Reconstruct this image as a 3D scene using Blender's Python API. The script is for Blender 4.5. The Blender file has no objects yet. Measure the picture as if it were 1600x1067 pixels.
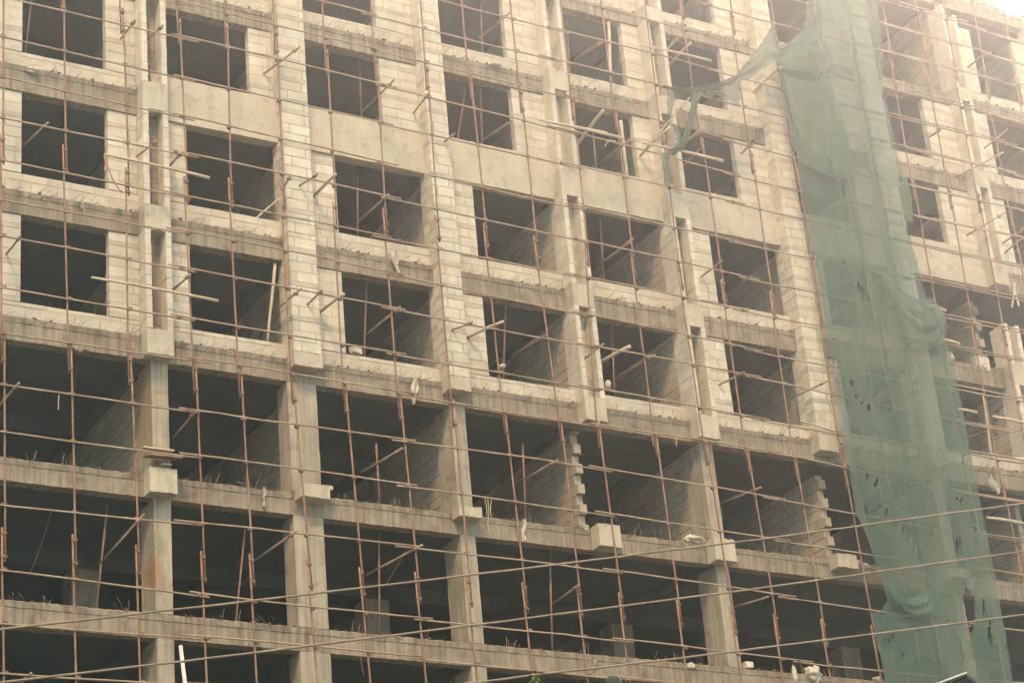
import bpy, bmesh, math, random
import numpy as np
from mathutils import Vector, Matrix, noise
random.seed(7)
C = bpy.context.scene
R_ = math.radians

# ------------------------------------------------------------------ camera
F_PX, PITCH, ROLL, YAW = 3556.417, 0.442890, 0.0954663, 0.5581061   # focal length in pixels of a 1600 px wide frame
CAM_Y = -45.0                                                       # the slab edges of the facade lie in the plane y = 0
fw = np.array([math.sin(YAW)*math.cos(PITCH), math.cos(YAW)*math.cos(PITCH), math.sin(PITCH)])
rt = np.array([math.cos(YAW), -math.sin(YAW), 0.0])
dn = np.cross(fw, rt)
cr, sr = math.cos(ROLL), math.sin(ROLL)
rt, dn = cr*rt + sr*dn, -sr*rt + cr*dn
cd = bpy.data.cameras.new('camera'); cam = bpy.data.objects.new('camera', cd); C.collection.objects.link(cam)
cd.sensor_width = 36.0; cd.lens = F_PX/1600*36; cd.clip_start = 0.1; cd.clip_end = 3000
cam.matrix_world = Matrix(((rt[0], -dn[0], -fw[0], 0), (rt[1], -dn[1], -fw[1], CAM_Y), (rt[2], -dn[2], -fw[2], 0), (0, 0, 0, 1)))
C.camera = cam

def at(px, py, y):
    """The point of the plane at depth y that the survey of the photograph gives for a pixel."""
    d = rt*((px-800)/F_PX) + dn*((py-533.5)/F_PX) + fw
    t = (y-CAM_Y)/d[1]
    return Vector((d[0]*t, y, d[2]*t))
def shows(x, y, z, m=60):
    q = np.array([x, y-CAM_Y, z]); w = q@fw
    a, b = 800+F_PX*(q@rt)/w, 533.5+F_PX*(q@dn)/w
    return -m < a < 1600+m and -m < b < 1067+m

# ------------------------------------------------------------------ sky, sun, exposure
SUN_EL, SUN_AZ = R_(50), R_(214)           # azimuth from +y towards +x: the sun stands behind the camera, to its left
W = bpy.data.worlds.new('World'); C.world = W; W.use_nodes = True
wn, wl = W.node_tree.nodes, W.node_tree.links
bg = wn['Background']; bg.inputs['Strength'].default_value = SKY_STRENGTH = 0.12
sky = wn.new('ShaderNodeTexSky'); sky.sky_type = 'NISHITA'; sky.sun_disc = False
sky.sun_elevation = SUN_EL; sky.sun_rotation = SUN_AZ; sky.dust_density = 4.0; sky.air_density = 1.0
# an overcast veil over that sky, with a bright patch added at upper right to make the haze glow
tc = wn.new('ShaderNodeTexCoord')
dotp = wn.new('ShaderNodeVectorMath'); dotp.operation = 'DOT_PRODUCT'
gd = Vector(rt*0.18 - dn*0.30 + fw).normalized(); dotp.inputs[1].default_value = gd
wl.new(tc.outputs['Generated'], dotp.inputs[0])
gr = wn.new('ShaderNodeMapRange'); gr.interpolation_type = 'SMOOTHSTEP'
gr.inputs['From Min'].default_value = 0.89; gr.inputs['From Max'].default_value = 1.0
gr.inputs['To Min'].default_value = 0.0; gr.inputs['To Max'].default_value = 1.0
wl.new(dotp.outputs['Value'], gr.inputs['Value'])
veil = wn.new('ShaderNodeMix'); veil.data_type = 'RGBA'
veil.inputs[6].default_value = (6.0, 6.8, 6.7, 1); veil.inputs[7].default_value = (120, 63, 52, 1)
wl.new(gr.outputs['Result'], veil.inputs[0])
mx = wn.new('ShaderNodeMix'); mx.data_type = 'RGBA'; mx.inputs[0].default_value = 0.85
wl.new(sky.outputs['Color'], mx.inputs[6]); wl.new(veil.outputs[2], mx.inputs[7]); wl.new(mx.outputs[2], bg.inputs['Color'])
sd = bpy.data.lights.new('sun', 'SUN'); sun = bpy.data.objects.new('sun', sd); C.collection.objects.link(sun)
sd.energy = 2.0; sd.angle = R_(12); sd.color = (1.0, 0.712, 0.455)
sun.rotation_euler = Vector((-math.sin(SUN_AZ)*math.cos(SUN_EL), -math.cos(SUN_AZ)*math.cos(SUN_EL), -math.sin(SUN_EL))).to_track_quat('-Z', 'Y').to_euler()
vs = C.view_settings; vs.view_transform = 'Standard'; vs.look = 'None'; vs.exposure = 0.97; vs.gamma = 1.0; vs.use_curve_mapping = False
C.cycles.volume_bounces = 0; C.cycles.max_bounces = 6; C.cycles.diffuse_bounces = 2; C.cycles.transparent_max_bounces = 24
C.cycles.use_denoising = True; C.cycles.sample_clamp_indirect = 6.0
HAZE_DENSITY, HAZE_G = 0.0024, 0.87

# ------------------------------------------------------------------ materials
def mat(name, build, rough=0.9):
    m = bpy.data.materials.new(name); m.use_nodes = True
    nt = m.node_tree; p = nt.nodes['Principled BSDF']; p.inputs['Roughness'].default_value = rough
    p.inputs['Specular IOR Level'].default_value = 0.25
    build(nt, p); return m
class N:
    """small node helper"""
    def __init__(s, nt): s.nt = nt
    def n(s, t, **k):
        o = s.nt.nodes.new(t)
        for a, v in k.items(): setattr(o, a, v)
        return o
    def l(s, a, b): s.nt.links.new(a, b)
    def coords(s, scale=(1, 1, 1)):
        g = s.n('ShaderNodeNewGeometry'); m = s.n('ShaderNodeMapping'); m.inputs['Scale'].default_value = scale
        s.l(g.outputs['Position'], m.inputs['Vector']); return m.outputs['Vector']
    def noise(s, scale, detail=5, vec=None, rough=0.6):
        t = s.n('ShaderNodeTexNoise'); t.inputs['Scale'].default_value = scale; t.inputs['Detail'].default_value = detail
        t.inputs['Roughness'].default_value = rough
        s.l(vec if vec is not None else s.coords(), t.inputs['Vector']); return t.outputs['Fac']
    def ramp(s, fac, stops):
        r = s.n('ShaderNodeValToRGB'); e = r.color_ramp.elements
        while len(e) < len(stops): e.new(0.5)
        for q, (a, c) in zip(e, stops): q.position = a; q.color = (*c, 1) if len(c) == 3 else c
        s.l(fac, r.inputs['Fac']); return r.outputs['Color']
    def mix(s, fac, a, b, blend='MIX'):
        m = s.n('ShaderNodeMix', data_type='RGBA', blend_type=blend)
        for i, v in ((0, fac), (6, a), (7, b)):
            if isinstance(v, (int, float)): m.inputs[i].default_value = v
            elif isinstance(v, tuple): m.inputs[i].default_value = (*v, 1)
            else: s.l(v, m.inputs[i])
        return m.outputs[2]
    def bump(s, h, p, dist=0.01, strength=0.6):
        b = s.n('ShaderNodeBump'); b.inputs['Distance'].default_value = dist; b.inputs['Strength'].default_value = strength
        s.l(h, b.inputs['Height']); s.l(b.outputs['Normal'], p.inputs['Normal'])
def g1(v): return (v, v, v)

def concrete(base, light, stain, streak=0.75):
    def b(nt, p):
        k = N(nt)
        c = k.mix(k.ramp(k.noise(1.1, 6), [(0.3, g1(0)), (0.7, g1(1))]), base, light)
        sv = k.coords((9, 9, 0.35))                                # board marks and run-off streaks, upright
        st = k.ramp(k.noise(1.0, 4, sv), [(0.42, g1(0)), (0.72, g1(streak))])
        st = k.mix(1.0, st, k.ramp(k.noise(0.9, 4), [(0.32, g1(0.5)), (0.58, g1(1))]), 'MULTIPLY')
        c = k.mix(st, c, stain)
        st2 = k.ramp(k.noise(1.0, 3, k.coords((34, 34, 1.1))), [(0.5, g1(0)), (0.7, g1(streak*0.5))])
        c = k.mix(st2, c, tuple(v*0.8 for v in stain))
        bl = k.ramp(k.noise(2.7, 8), [(0.52, g1(0)), (0.7, g1(0.6))])
        c = k.mix(bl, c, tuple(v*0.7 for v in stain))
        fine = k.noise(38, 4)
        c = k.mix(0.35, c, k.ramp(fine, [(0.3, g1(0.25)), (0.7, g1(0.75))]), 'OVERLAY')
        nt.links.new(c, p.inputs['Base Color'])
        k.bump(k.mix(0.5, k.noise(22, 6), k.noise(1.0, 4, sv)), p, 0.02, 0.7)
    return b
M = {}
M['beam'] = mat('stained_concrete', concrete((0.27, 0.212, 0.15), (0.40, 0.328, 0.238), (0.12, 0.09, 0.062), 0.95))
M['column'] = mat('board_marked_concrete', concrete((0.37, 0.305, 0.22), (0.50, 0.42, 0.31), (0.20, 0.157, 0.108), 0.8))
M['box'] = mat('pale_cast_concrete', concrete((0.47, 0.405, 0.30), (0.56, 0.485, 0.365), (0.36, 0.30, 0.215), 0.35))
M['band'] = mat('smooth_cast_concrete', concrete((0.49, 0.41, 0.30), (0.57, 0.485, 0.36), (0.39, 0.32, 0.23), 0.3))
M['slab'] = mat('shade_tinted_soffit_concrete', concrete((0.064, 0.082, 0.071), (0.095, 0.115, 0.099), (0.045, 0.057, 0.05), 0.25))  # darkened and tinted teal, so the colour itself carries interior shadow
M['rear'] = mat('shade_tinted_plaster', concrete((0.035, 0.055, 0.052), (0.05, 0.075, 0.07), (0.025, 0.038, 0.036), 0.2))  # near-black teal paints the gloom of the deep rooms into the wall
def rustcol(nt, p):
    concrete((0.37, 0.305, 0.22), (0.50, 0.42, 0.31), (0.20, 0.157, 0.108), 0.8)(nt, p)
    k = N(nt); old = p.inputs['Base Color'].links[0].from_socket
    v = nt.nodes.new('ShaderNodeVectorMath'); v.operation = 'DISTANCE'
    s = k.n('ShaderNodeMapping'); s.inputs['Scale'].default_value = (1.5, 0.6, 0.55)
    g = k.n('ShaderNodeNewGeometry'); k.l(g.outputs['Position'], s.inputs['Vector'])
    k.l(s.outputs['Vector'], v.inputs[0]); v.inputs[1].default_value = (18.2*1.5, 0.25*0.6, 17.85*0.55)
    a = k.n('ShaderNodeMath', operation='ADD'); k.l(v.outputs['Value'], a.inputs[0])
    nz = k.n('ShaderNodeMath', operation='MULTIPLY'); k.l(k.noise(4, 4), nz.inputs[0]); nz.inputs[1].default_value = 0.3
    k.l(nz.outputs[0], a.inputs[1])
    f = k.ramp(a.outputs[0], [(0.21, g1(0.85)), (0.50, g1(0))])
    g2 = k.n('ShaderNodeSeparateXYZ'); k.l(g.outputs['Position'], g2.inputs[0])
    up = k.n('ShaderNodeMapRange'); up.inputs['From Min'].default_value = 20.6; up.inputs['From Max'].default_value = 21.6; k.l(g2.outputs['Z'], up.inputs['Value'])
    fr = k.n('ShaderNodeMapRange'); fr.inputs['From Min'].default_value = 0.02; fr.inputs['From Max'].default_value = 0.10; k.l(g2.outputs['Y'], fr.inputs['Value'])
    pr = k.n('ShaderNodeMath', operation='MULTIPLY'); k.l(up.outputs['Result'], pr.inputs[0]); k.l(fr.outputs['Result'], pr.inputs[1])
    p2 = k.n('ShaderNodeMath', operation='MULTIPLY'); k.l(pr.outputs[0], p2.inputs[0]); k.l(k.ramp(k.noise(2.2, 5), [(0.3, g1(0.25)), (0.65, g1(0.9))]), p2.inputs[1])
    old = k.mix(p2.outputs[0], old, (0.36, 0.215, 0.105))                # rusty wash down the side of the upper length
    k.l(k.mix(f, old, (0.33, 0.13, 0.045)), p.inputs['Base Color'])
M['rust_column'] = mat('rust_stained_concrete', rustcol)
def blockb(nt, p):
    k = N(nt); a = k.n('ShaderNodeAttribute', attribute_name='tint')
    c = k.ramp(a.outputs['Fac'], [(0.0, (0.07, 0.06, 0.045)), (0.02, (0.45, 0.38, 0.285)), (0.08, (0.48, 0.405, 0.305)), (0.2, (0.51, 0.43, 0.325)), (0.6, (0.61, 0.53, 0.41)), (0.9, (0.70, 0.62, 0.49)), (1.0, (0.66, 0.46, 0.27))])
    n2 = k.ramp(k.noise(3.1, 7), [(0.3, g1(0.30)), (0.7, g1(0.68))])
    c = k.mix(0.45, c, n2, 'OVERLAY')
    sm = k.ramp(k.noise(1.0, 5, k.coords((5, 5, 1.2))), [(0.55, g1(0)), (0.8, g1(0.5))])
    c = k.mix(sm, c, (0.36, 0.30, 0.22))
    big = k.ramp(k.noise(0.55, 6), [(0.42, g1(0)), (0.68, g1(0.42))])     # damp and dust running across many blocks
    c = k.mix(big, c, (0.40, 0.335, 0.245))
    nt.links.new(c, p.inputs['Base Color'])
    k.bump(k.noise(30, 5), p, 0.012, 0.5)
M['block'] = mat('aerated_block', blockb)
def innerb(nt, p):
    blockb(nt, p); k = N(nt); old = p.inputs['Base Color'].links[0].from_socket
    k.l(k.mix(1.0, old, (0.74, 0.71, 0.66), 'MULTIPLY'), p.inputs['Base Color'])  # block colour multiplied down: room shade painted into the partitions
M['inner_block'] = mat('shade_darkened_inner_block', innerb)
def rusty(dark, mid, dust):
    def b(nt, p):
        k = N(nt)
        c = k.ramp(k.noise(2.3, 6), [(0.25, dark), (0.5, mid), (0.78, dust)])
        c = k.mix(0.4, c, k.ramp(k.noise(25, 4), [(0.3, g1(0.2)), (0.7, g1(0.8))]), 'OVERLAY')
        nt.links.new(c, p.inputs['Base Color']); k.bump(k.noise(60, 3), p, 0.004, 0.5)
    return b
M['pole'] = mat('rusted_red_steel', rusty((0.16, 0.078, 0.046), (0.275, 0.142, 0.085), (0.38, 0.235, 0.155)), 0.7)
M['ledger'] = mat('dusty_rusted_steel', rusty((0.22, 0.14, 0.09), (0.36, 0.25, 0.165), (0.50, 0.385, 0.27)), 0.7)
M['coupler'] = mat('dark_rusted_clamp', rusty((0.13, 0.07, 0.045), (0.22, 0.12, 0.075), (0.30, 0.19, 0.13)), 0.7)
M['wire'] = mat('rusty_wire', rusty((0.13, 0.09, 0.06), (0.22, 0.155, 0.10), (0.33, 0.26, 0.18)), 0.8)
M['timber'] = mat('weathered_timber', rusty((0.40, 0.30, 0.195), (0.54, 0.425, 0.295), (0.63, 0.525, 0.39)), 0.85)
M['plank'] = mat('brown_plank', rusty((0.22, 0.14, 0.085), (0.34, 0.235, 0.145), (0.42, 0.31, 0.2)), 0.85)
M['cable'] = mat('tan_rope_sheath', rusty((0.16, 0.12, 0.08), (0.24, 0.185, 0.125), (0.31, 0.25, 0.175)), 0.7)
M['cloth'] = mat('soiled_white_cloth', rusty((0.40, 0.34, 0.25), (0.56, 0.49, 0.38), (0.70, 0.63, 0.51)), 0.9)
M['redcord'] = mat('faded_red_cord', rusty((0.32, 0.13, 0.095), (0.40, 0.19, 0.14), (0.46, 0.27, 0.2)), 0.9)
M['redbrick'] = mat('red_brick', rusty((0.38, 0.13, 0.07), (0.48, 0.19, 0.10), (0.55, 0.28, 0.17)), 0.9)
M['teal'] = mat('teal_plastic_sheet', rusty((0.03, 0.16, 0.19), (0.05, 0.24, 0.27), (0.09, 0.30, 0.33)), 0.6)
M['white'] = mat('white_enamel', rusty((0.42, 0.38, 0.32), (0.54, 0.49, 0.42), (0.62, 0.57, 0.49)), 0.5)
M['dark'] = mat('dark_sheet_metal', rusty((0.03, 0.033, 0.03), (0.05, 0.052, 0.048), (0.09, 0.09, 0.08)), 0.6)
M['leaf'] = mat('green_leaf', rusty((0.05, 0.09, 0.025), (0.085, 0.15, 0.04), (0.15, 0.21, 0.06)), 0.6)
M['ground'] = mat('bare_earth', rusty((0.075, 0.072, 0.062), (0.105, 0.10, 0.086), (0.15, 0.14, 0.115)), 0.95)
def netb(a0, a1):
    def b(nt, p):
        k = N(nt)
        c = k.ramp(k.noise(0.6, 2), [(0.25, (0.105, 0.175, 0.13)), (0.55, (0.132, 0.205, 0.152)), (0.85, (0.175, 0.232, 0.168))])
        grime = k.ramp(k.noise(1.0, 3, k.coords((2.2, 0.2, 0.22))), [(0.5, g1(0)), (0.75, g1(0.4))])
        c = k.mix(grime, c, (0.26, 0.25, 0.17))
        nt.links.new(c, p.inputs['Base Color'])
        tr = k.n('ShaderNodeBsdfTranslucent'); k.l(c, tr.inputs['Color'])
        m1 = k.n('ShaderNodeMixShader'); m1.inputs[0].default_value = 0.35
        k.l(p.outputs['BSDF'], m1.inputs[1]); k.l(tr.outputs[0], m1.inputs[2])
        tp = k.n('ShaderNodeBsdfTransparent'); m2 = k.n('ShaderNodeMixShader')
        wv = k.noise(1.0, 2, k.coords((1.1, 0.2, 0.4)))            # the weave is stretched wider in places
        mr = k.n('ShaderNodeMapRange'); mr.inputs['From Min'].default_value = 0.3; mr.inputs['From Max'].default_value = 0.7
        mr.inputs['To Min'].default_value = a0; mr.inputs['To Max'].default_value = a1
        k.l(wv, mr.inputs['Value']); k.l(mr.outputs['Result'], m2.inputs[0])
        k.l(tp.outputs[0], m2.inputs[1]); k.l(m1.outputs[0], m2.inputs[2])
        k.l(m2.outputs[0], nt.nodes['Material Output'].inputs['Surface'])
    return b
M['net'] = mat('green_debris_netting', netb(0.63, 0.68))
M['net_strip'] = mat('torn_green_netting', netb(0.70, 0.84))

# ------------------------------------------------------------------ geometry helpers
class MB:
    """collects shapes and links them as ONE mesh object; every face carries a tint"""
    def __init__(s): s.v, s.f, s.t, s.smooth = [], [], [], False
    def quadbox(s, P, tint=0.5):
        o = len(s.v); s.v += P
        s.f += [tuple(o+i for i in q) for q in ((0, 3, 2, 1), (4, 5, 6, 7), (0, 1, 5, 4), (1, 2, 6, 5), (2, 3, 7, 6), (3, 0, 4, 7))]
        s.t += [tint]*6
    def box(s, x0, x1, y0, y1, z0, z1, tint=0.5, j=0.0):
        r = (lambda: random.uniform(-j, j)) if j else (lambda: 0.0)
        s.quadbox([(x+r(), y+r(), z+r()) for z in (z0, z1) for x, y in ((x0, y0), (x1, y0), (x1, y1), (x0, y1))], tint)
    def extrude(s, prof, x0, x1, jit, step=0.25, tint=0.5):
        """a (y, z) outline run along x in short steps, each vertex jittered: cast concrete with uneven arrises"""
        n = max(1, round((x1-x0)/step)); m = len(prof); o = len(s.v)
        for i in range(n+1):
            x = x0+(x1-x0)*i/n
            for (y, z), q in zip(prof, jit): s.v.append((x, y+random.uniform(-q, q), z+random.uniform(-q, q)))
        for i in range(n):
            for a in range(m):
                b = (a+1) % m
                s.f.append((o+i*m+a, o+i*m+b, o+(i+1)*m+b, o+(i+1)*m+a)); s.t.append(tint)
        s.f.append(tuple(o+a for a in range(m-1, -1, -1))); s.f.append(tuple(o+n*m+a for a in range(m))); s.t += [tint]*2
    def tube(s, pts, r, n=8, r1=None, tint=0.5, hollow=False):
        pts = [Vector(p) for p in pts]; r1 = r if r1 is None else r1; o = len(s.v); k = len(pts)
        for i, p in enumerate(pts):
            d = (pts[min(i+1, k-1)]-pts[max(i-1, 0)]).normalized()
            u = d.orthogonal().normalized() if abs(d.z) > 0.9 else d.cross(Vector((0, 0, 1))).normalized()
            w = d.cross(u); q = r+(r1-r)*i/max(1, k-1)
            for a in range(n):
                t = 2*math.pi*a/n; s.v.append(tuple(p+u*math.cos(t)*q+w*math.sin(t)*q))
        for i in range(k-1):
            for a in range(n):
                b = (a+1) % n; s.f.append((o+i*n+a, o+i*n+b, o+(i+1)*n+b, o+(i+1)*n+a)); s.t.append(tint)
        s.f.append(tuple(o+a for a in range(n-1, -1, -1))); s.t.append(tint)
        s.f.append(tuple(o+(k-1)*n+a for a in range(n))); s.t.append(tint)
    def build(s, name, m, parent=None):
        me = bpy.data.meshes.new(name); me.from_pydata([tuple(v) for v in s.v], [], s.f)
        at_ = me.attributes.new('tint', 'FLOAT', 'FACE'); at_.data.foreach_set('value', s.t)
        me.materials.append(m)
        if s.smooth: me.polygons.foreach_set('use_smooth', [True]*len(me.polygons))
        me.validate(); me.update()
        o = bpy.data.objects.new(name, me); C.collection.objects.link(o)
        if parent is not None:
            o.parent = parent; o.matrix_parent_inverse = parent.matrix_world.inverted()
        return o
def empty(name, loc):
    o = bpy.data.objects.new(name, None); C.collection.objects.link(o); o.location = loc
    o.matrix_world = Matrix.Translation(loc); o.empty_display_size = 0.3; return o
def tag(o, label, cat, group=None):
    o['label'] = label; o['category'] = cat
    if group: o['group'] = group
    return o
def kind(o, k): o['kind'] = k; return o

def courses(z0, z1, h=0.278, band=4, start=2):
    """course heights of a block wall, with a thin grey levelling course every few rows"""
    out, z, i = [], z0, start
    while z < z1-0.03:
        g = band and i % band == 0
        t = min(z1, z+(0.115 if g else h))
        if z1-t < 0.07: t = z1
        out.append((z, t, bool(g))); z = t; i += 1
    return out
def blocks(mb, a0, a1, b0, b1, z0, z1, axis='x', L=0.6, band=4, start=None, tooth=0.0, loose=0.004, dim=0.0, core=0.03, rec=0.007):
    """a wall of separate blocks run along one axis (a), b its thickness, round a recessed mortar core"""
    start = random.randint(0, 3) if start is None else start
    def put(p0, p1, q0, q1, c0, c1, t, j=0.0):
        if axis == 'x': mb.box(p0, p1, q0, q1, c0, c1, t, j)
        else: mb.box(q0, q1, p0, p1, c0, c1, t, j)
    g = 0.011
    if tooth: put(a0+tooth+0.02, a1-0.01, b0+rec, b1-rec, z0, z1-0.012, core)
    else: put(a0+0.01, a1-0.01, b0+rec, b1-rec, z0, z1-0.012, core)
    for r, (c0, c1, grey) in enumerate(courses(z0, z1, 0.278, band, start)):
        s = a0+(tooth if tooth and r % 2 else 0.0)
        if grey:
            put(s, a1, b0-random.uniform(0, .006), b1, c0, c1, 0.15+random.uniform(-.03, .05)); continue
        x = s-(L*random.choice((0.0, 0.5, 0.35)) if r % 2 else L*random.choice((0.0, 0.12)))
        while x < a1-0.02:
            e = x+L*random.uniform(0.92, 1.05)
            if a1-e < 0.1: e = a1
            p0, p1 = max(x, s), min(e, a1)
            if p1-p0 > 0.04:
                t = max(0.12, min(0.95, random.gauss(0.6-dim, 0.09)))
                if random.random() < 0.0025: t = 1.0
                d = random.uniform(-loose, loose)
                put(p0+(g if p0 > s else 0), p1-(g if p1 < a1 else 0), b0+d, b1-d, c0+g, c1-g, t, 0.0025)
            x = e
def pilaster(mb, x0, x1, y0, y1, z0, z1):
    g = 0.012
    mb.box(x0+0.008, x1-0.012, y0+0.008, y1, z0, z1-0.01, 0.03)
    for r, (c0, c1, grey) in enumerate(courses(z0, z1, 0.278, 4, random.randint(0, 3))):
        if grey: mb.box(x0-.003, x1+.003, y0-.004, y1, c0, c1, 0.16+random.uniform(-.03, .05)); continue
        sp = x0+((x1-x0)*.80 if r % 2 else (x1-x0)*.24)+random.uniform(-.03, .03)
        for p0, p1 in ((x0, sp-g*1.5), (sp+g*1.5, x1)):
            if p1-p0 < .04: continue
            cut = [(y0, y1)] if (p0 > x0 or r % 2) else [(y0, y0+0.2-g), (y0+0.2+g, y1)]
            for q0, q1 in cut:
                d = random.uniform(-.005, .005)
                mb.box(p0+(d if p0 == x0 else 0), p1+(d if p1 == x1 else 0), q0+(d if q0 == y0 else 0), q1, c0+g, c1-g, max(.12, min(.95, random.gauss(.66, .10))), .002)

# ------------------------------------------------------------------ the setting
GROUND = -1.6
mb = MB(); n = 60
for i in range(n+1):
    for j in range(n+1):
        x, y = -125+260*i/n, -125+260*j/n; mb.v.append((x, y, GROUND))
for i in range(n):
    for j in range(n):
        a = i*(n+1)+j; mb.f.append((a, a+n+1, a+n+2, a+1)); mb.t.append(.5)
kind(mb.build('ground', M['ground']), 'structure')

# ------------------------------------------------------------------ the unfinished building
ZT = {0: 13.45, 1: 16.88, 2: 20.18, 3: 23.68, 4: 26.98, 5: 30.43, 6: 33.62, 7: 36.62, 8: 40.46}   # slab tops
ZB = {0: 12.85, 1: 16.30, 2: 19.62, 3: 23.07, 4: 26.35, 5: 29.70, 6: 33.05, 7: 36.17, 8: 39.98}   # beam undersides
SILL = {3: 24.08, 4: 27.47, 5: 30.97, 6: 34.0, 7: 36.97}
# grid line: (left edge, right edge, kind) of the pier in front of the facade
G = [(9.55, 10.2, 'fin'), (13.4, 14.02, 'fin'), (17.93, 18.59, 'fin'), (21.68, 22.42, 'pil'), (25.90, 26.52, 'pil'), (29.88, 30.53, 'fin'),
     (33.40, 34.05, 'fin'), (37.40, 38.05, 'pil'), (41.30, 41.95, 'pil'), (45.13, 45.73, 'fin'), (49.0, 49.65, 'pil'), (52.9, 53.5, 'fin')]
# window openings per bay: (storeys 3-4), (storeys 5 and up)
WIN = {0: ((11.0, 13.1), (11.0, 13.1)), 1: ((15.03, 17.18), (15.03, 17.16)), 2: ((19.23, 21.68), (18.59, 21.02)), 3: ((23.30, 25.90), (22.42, 24.80)),
       4: ((27.34, 29.88), (26.52, 28.86)), 5: ((30.53, 33.40), (30.53, 32.82)), 6: ((34.94, 37.40), (34.05, 36.30)), 7: ((38.9, 41.3), (38.05, 40.4)),
       8: ((42.3, 45.13), (41.95, 43.97)), 9: ((46.6, 49.0), (46.6, 48.42)), 10: ((50.4, 52.9), (50.4, 52.9))}
OPEN = {(8, 4), (9, 4), (8, 7)}                       # bays not yet walled in
BAND = set(range(2, 9))                               # bays with the deep smooth beam at level 5
PD = -0.38                                            # front of pilasters, fins and boxes
B = empty('apartment_building', (10, 0, GROUND))
tag(B, 'unfinished concrete frame apartment block with pale block walls and open window holes', 'building')

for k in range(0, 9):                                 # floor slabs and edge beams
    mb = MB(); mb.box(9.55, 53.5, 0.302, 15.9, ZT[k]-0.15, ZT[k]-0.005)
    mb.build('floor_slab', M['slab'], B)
    for b in range(11):
        x0, x1 = G[b][1]-0.3, G[b+1][1]-0.3
        mb = MB(); zt, zb = ZT[k], ZB[k]
        if k == 5 and b in BAND:
            mb.extrude([(-.03, zb), (-.035, zb+.45), (-.03, 30.97), (.27, 30.97), (.27, zb)], x0, x1, (.006, .003, .007, .004, .005), .12)
            mb.build('deep_beam', M['band'], B); continue
        mb.extrude([(0, zb), (0, zt-.24), (.0, zt-.175), (-.014, zt-.165), (-.016, zt-.03), (.03, zt), (.3, zt), (.3, zb)], x0, x1,
                   (.006, .003, .003, .006, .010, .010, .003, .006), .11)
        bo = mb.build('edge_beam', M['beam'], B)
        # loose tie wires and straw caught along the lip of the slab
        wb = MB(); sparse = k in (1, 2, 0)
        for q in range(24 if sparse else 32):
            x = random.uniform(x0+.45, x1-.35); L = random.uniform(.12, .42) if not sparse else random.uniform(.08, .3)
            z = zt-.12+random.uniform(-.08, .08); a = random.gauss(.75, .3)
            if sparse:
                a = random.choice((random.gauss(.1, .15), random.gauss(2.2, .5), random.gauss(-.6, .4)))
                z = zt+random.uniform(-.1, .0)
            y = -.04-random.uniform(0, .04)
            mid = Vector((x+math.cos(a)*L*.5, y-random.uniform(.02, .1), z+math.sin(a)*L*.55))
            wb.tube([(x, y, z), mid, (x+math.cos(a)*L, y-random.uniform(-.02, .06), z+math.sin(a)*L)], random.uniform(.0035, .006), 3)
        if k:
            for q in range(5):                        # crumbs of mortar on the lip
                x = random.uniform(x0+.4, x1-.4); r = random.uniform(.01, .028)
                wb.box(x-r, x+r*1.5, -.03, .05, zt-.005, zt+r*.9, .5, r*.55)
        kind(wb.build('tie_wire', M['wire'], bo), 'stuff')
for k in (1, 2):                                      # short reinforcement stubs standing on the open floors
    for b in range(1, 8):
        for q in range(2):
            x = random.uniform(G[b][1]+.5, G[b+1][0]-.4)
            wb = MB()
            for w in range(random.choice((2, 3, 4))):
                xx, h = x+.09*w, random.uniform(.12, .34)
                wb.tube([(xx, .12, ZT[k]-.01), (xx+random.uniform(-.1, .12), .1, ZT[k]+h)], .008, 5)
            wb.build('starter_bar', M['wire'], B)
# beams running into the building along the grid lines, and the corridor beam
for k in range(1, 9):
    for g, (l, r, t) in enumerate(G):
        if not 1 <= g <= 10: continue
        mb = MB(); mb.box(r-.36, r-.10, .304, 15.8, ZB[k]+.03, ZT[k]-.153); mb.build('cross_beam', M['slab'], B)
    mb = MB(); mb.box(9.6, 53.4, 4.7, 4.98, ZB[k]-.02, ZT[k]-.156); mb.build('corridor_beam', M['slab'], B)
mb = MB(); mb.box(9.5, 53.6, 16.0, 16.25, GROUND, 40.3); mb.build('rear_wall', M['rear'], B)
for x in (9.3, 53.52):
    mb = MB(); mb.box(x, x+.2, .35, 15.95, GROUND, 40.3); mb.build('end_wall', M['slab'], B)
# columns
def column(x0, x1, y0, y1, z0, z1, m='column'):
    mb = MB(); n = 8
    for i in range(n):                                 # poured in one go, the arrises a little uneven
        pass
    prof = [(x0, y0), (x0+.012, y0-.006), (x1-.012, y0-.006), (x1, y0), (x1, y1), (x0, y1)]
    nz = max(2, round((z1-z0)/.25)); o = 0; mm = len(prof)
    for i in range(nz+1):
        z = z0+(z1-z0)*i/nz
        for x, y in prof: mb.v.append((x+random.uniform(-.006, .006), y+random.uniform(-.004, .004), z))
    for i in range(nz):
        for a in range(mm):
            b = (a+1) % mm; mb.f.append((i*mm+a, i*mm+b, (i+1)*mm+b, (i+1)*mm+a)); mb.t.append(.5)
    mb.f += [tuple(range(mm-1, -1, -1)), tuple(nz*mm+a for a in range(mm))]; mb.t += [.5, .5]
    mb.build('column', M[m], B)
for g in (1, 2, 3, 4, 6, 7, 8, 10, 11):
    l, r, t = G[g]
    for s in (0, 1, 2):
        if g in (1, 7): continue
        w = .78 if g == 3 else .42
        column(r-w, r-.01, .006 if g != 3 else .01, .85 if g != 3 else .6, ZT[s]+.001, ZB[s+1]-.001, 'rust_column' if (g == 2 and s in (1, 2)) else 'column')
    if g != 7: column(r-.42, r-.01, .01, .85, GROUND, ZB[0]-.001)
    for s in range(3, 8): column(r-.44, r-.03, .05 if t == 'fin' else .015, .9, ZT[s]+.001, ZB[s+1]-.001)
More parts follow.
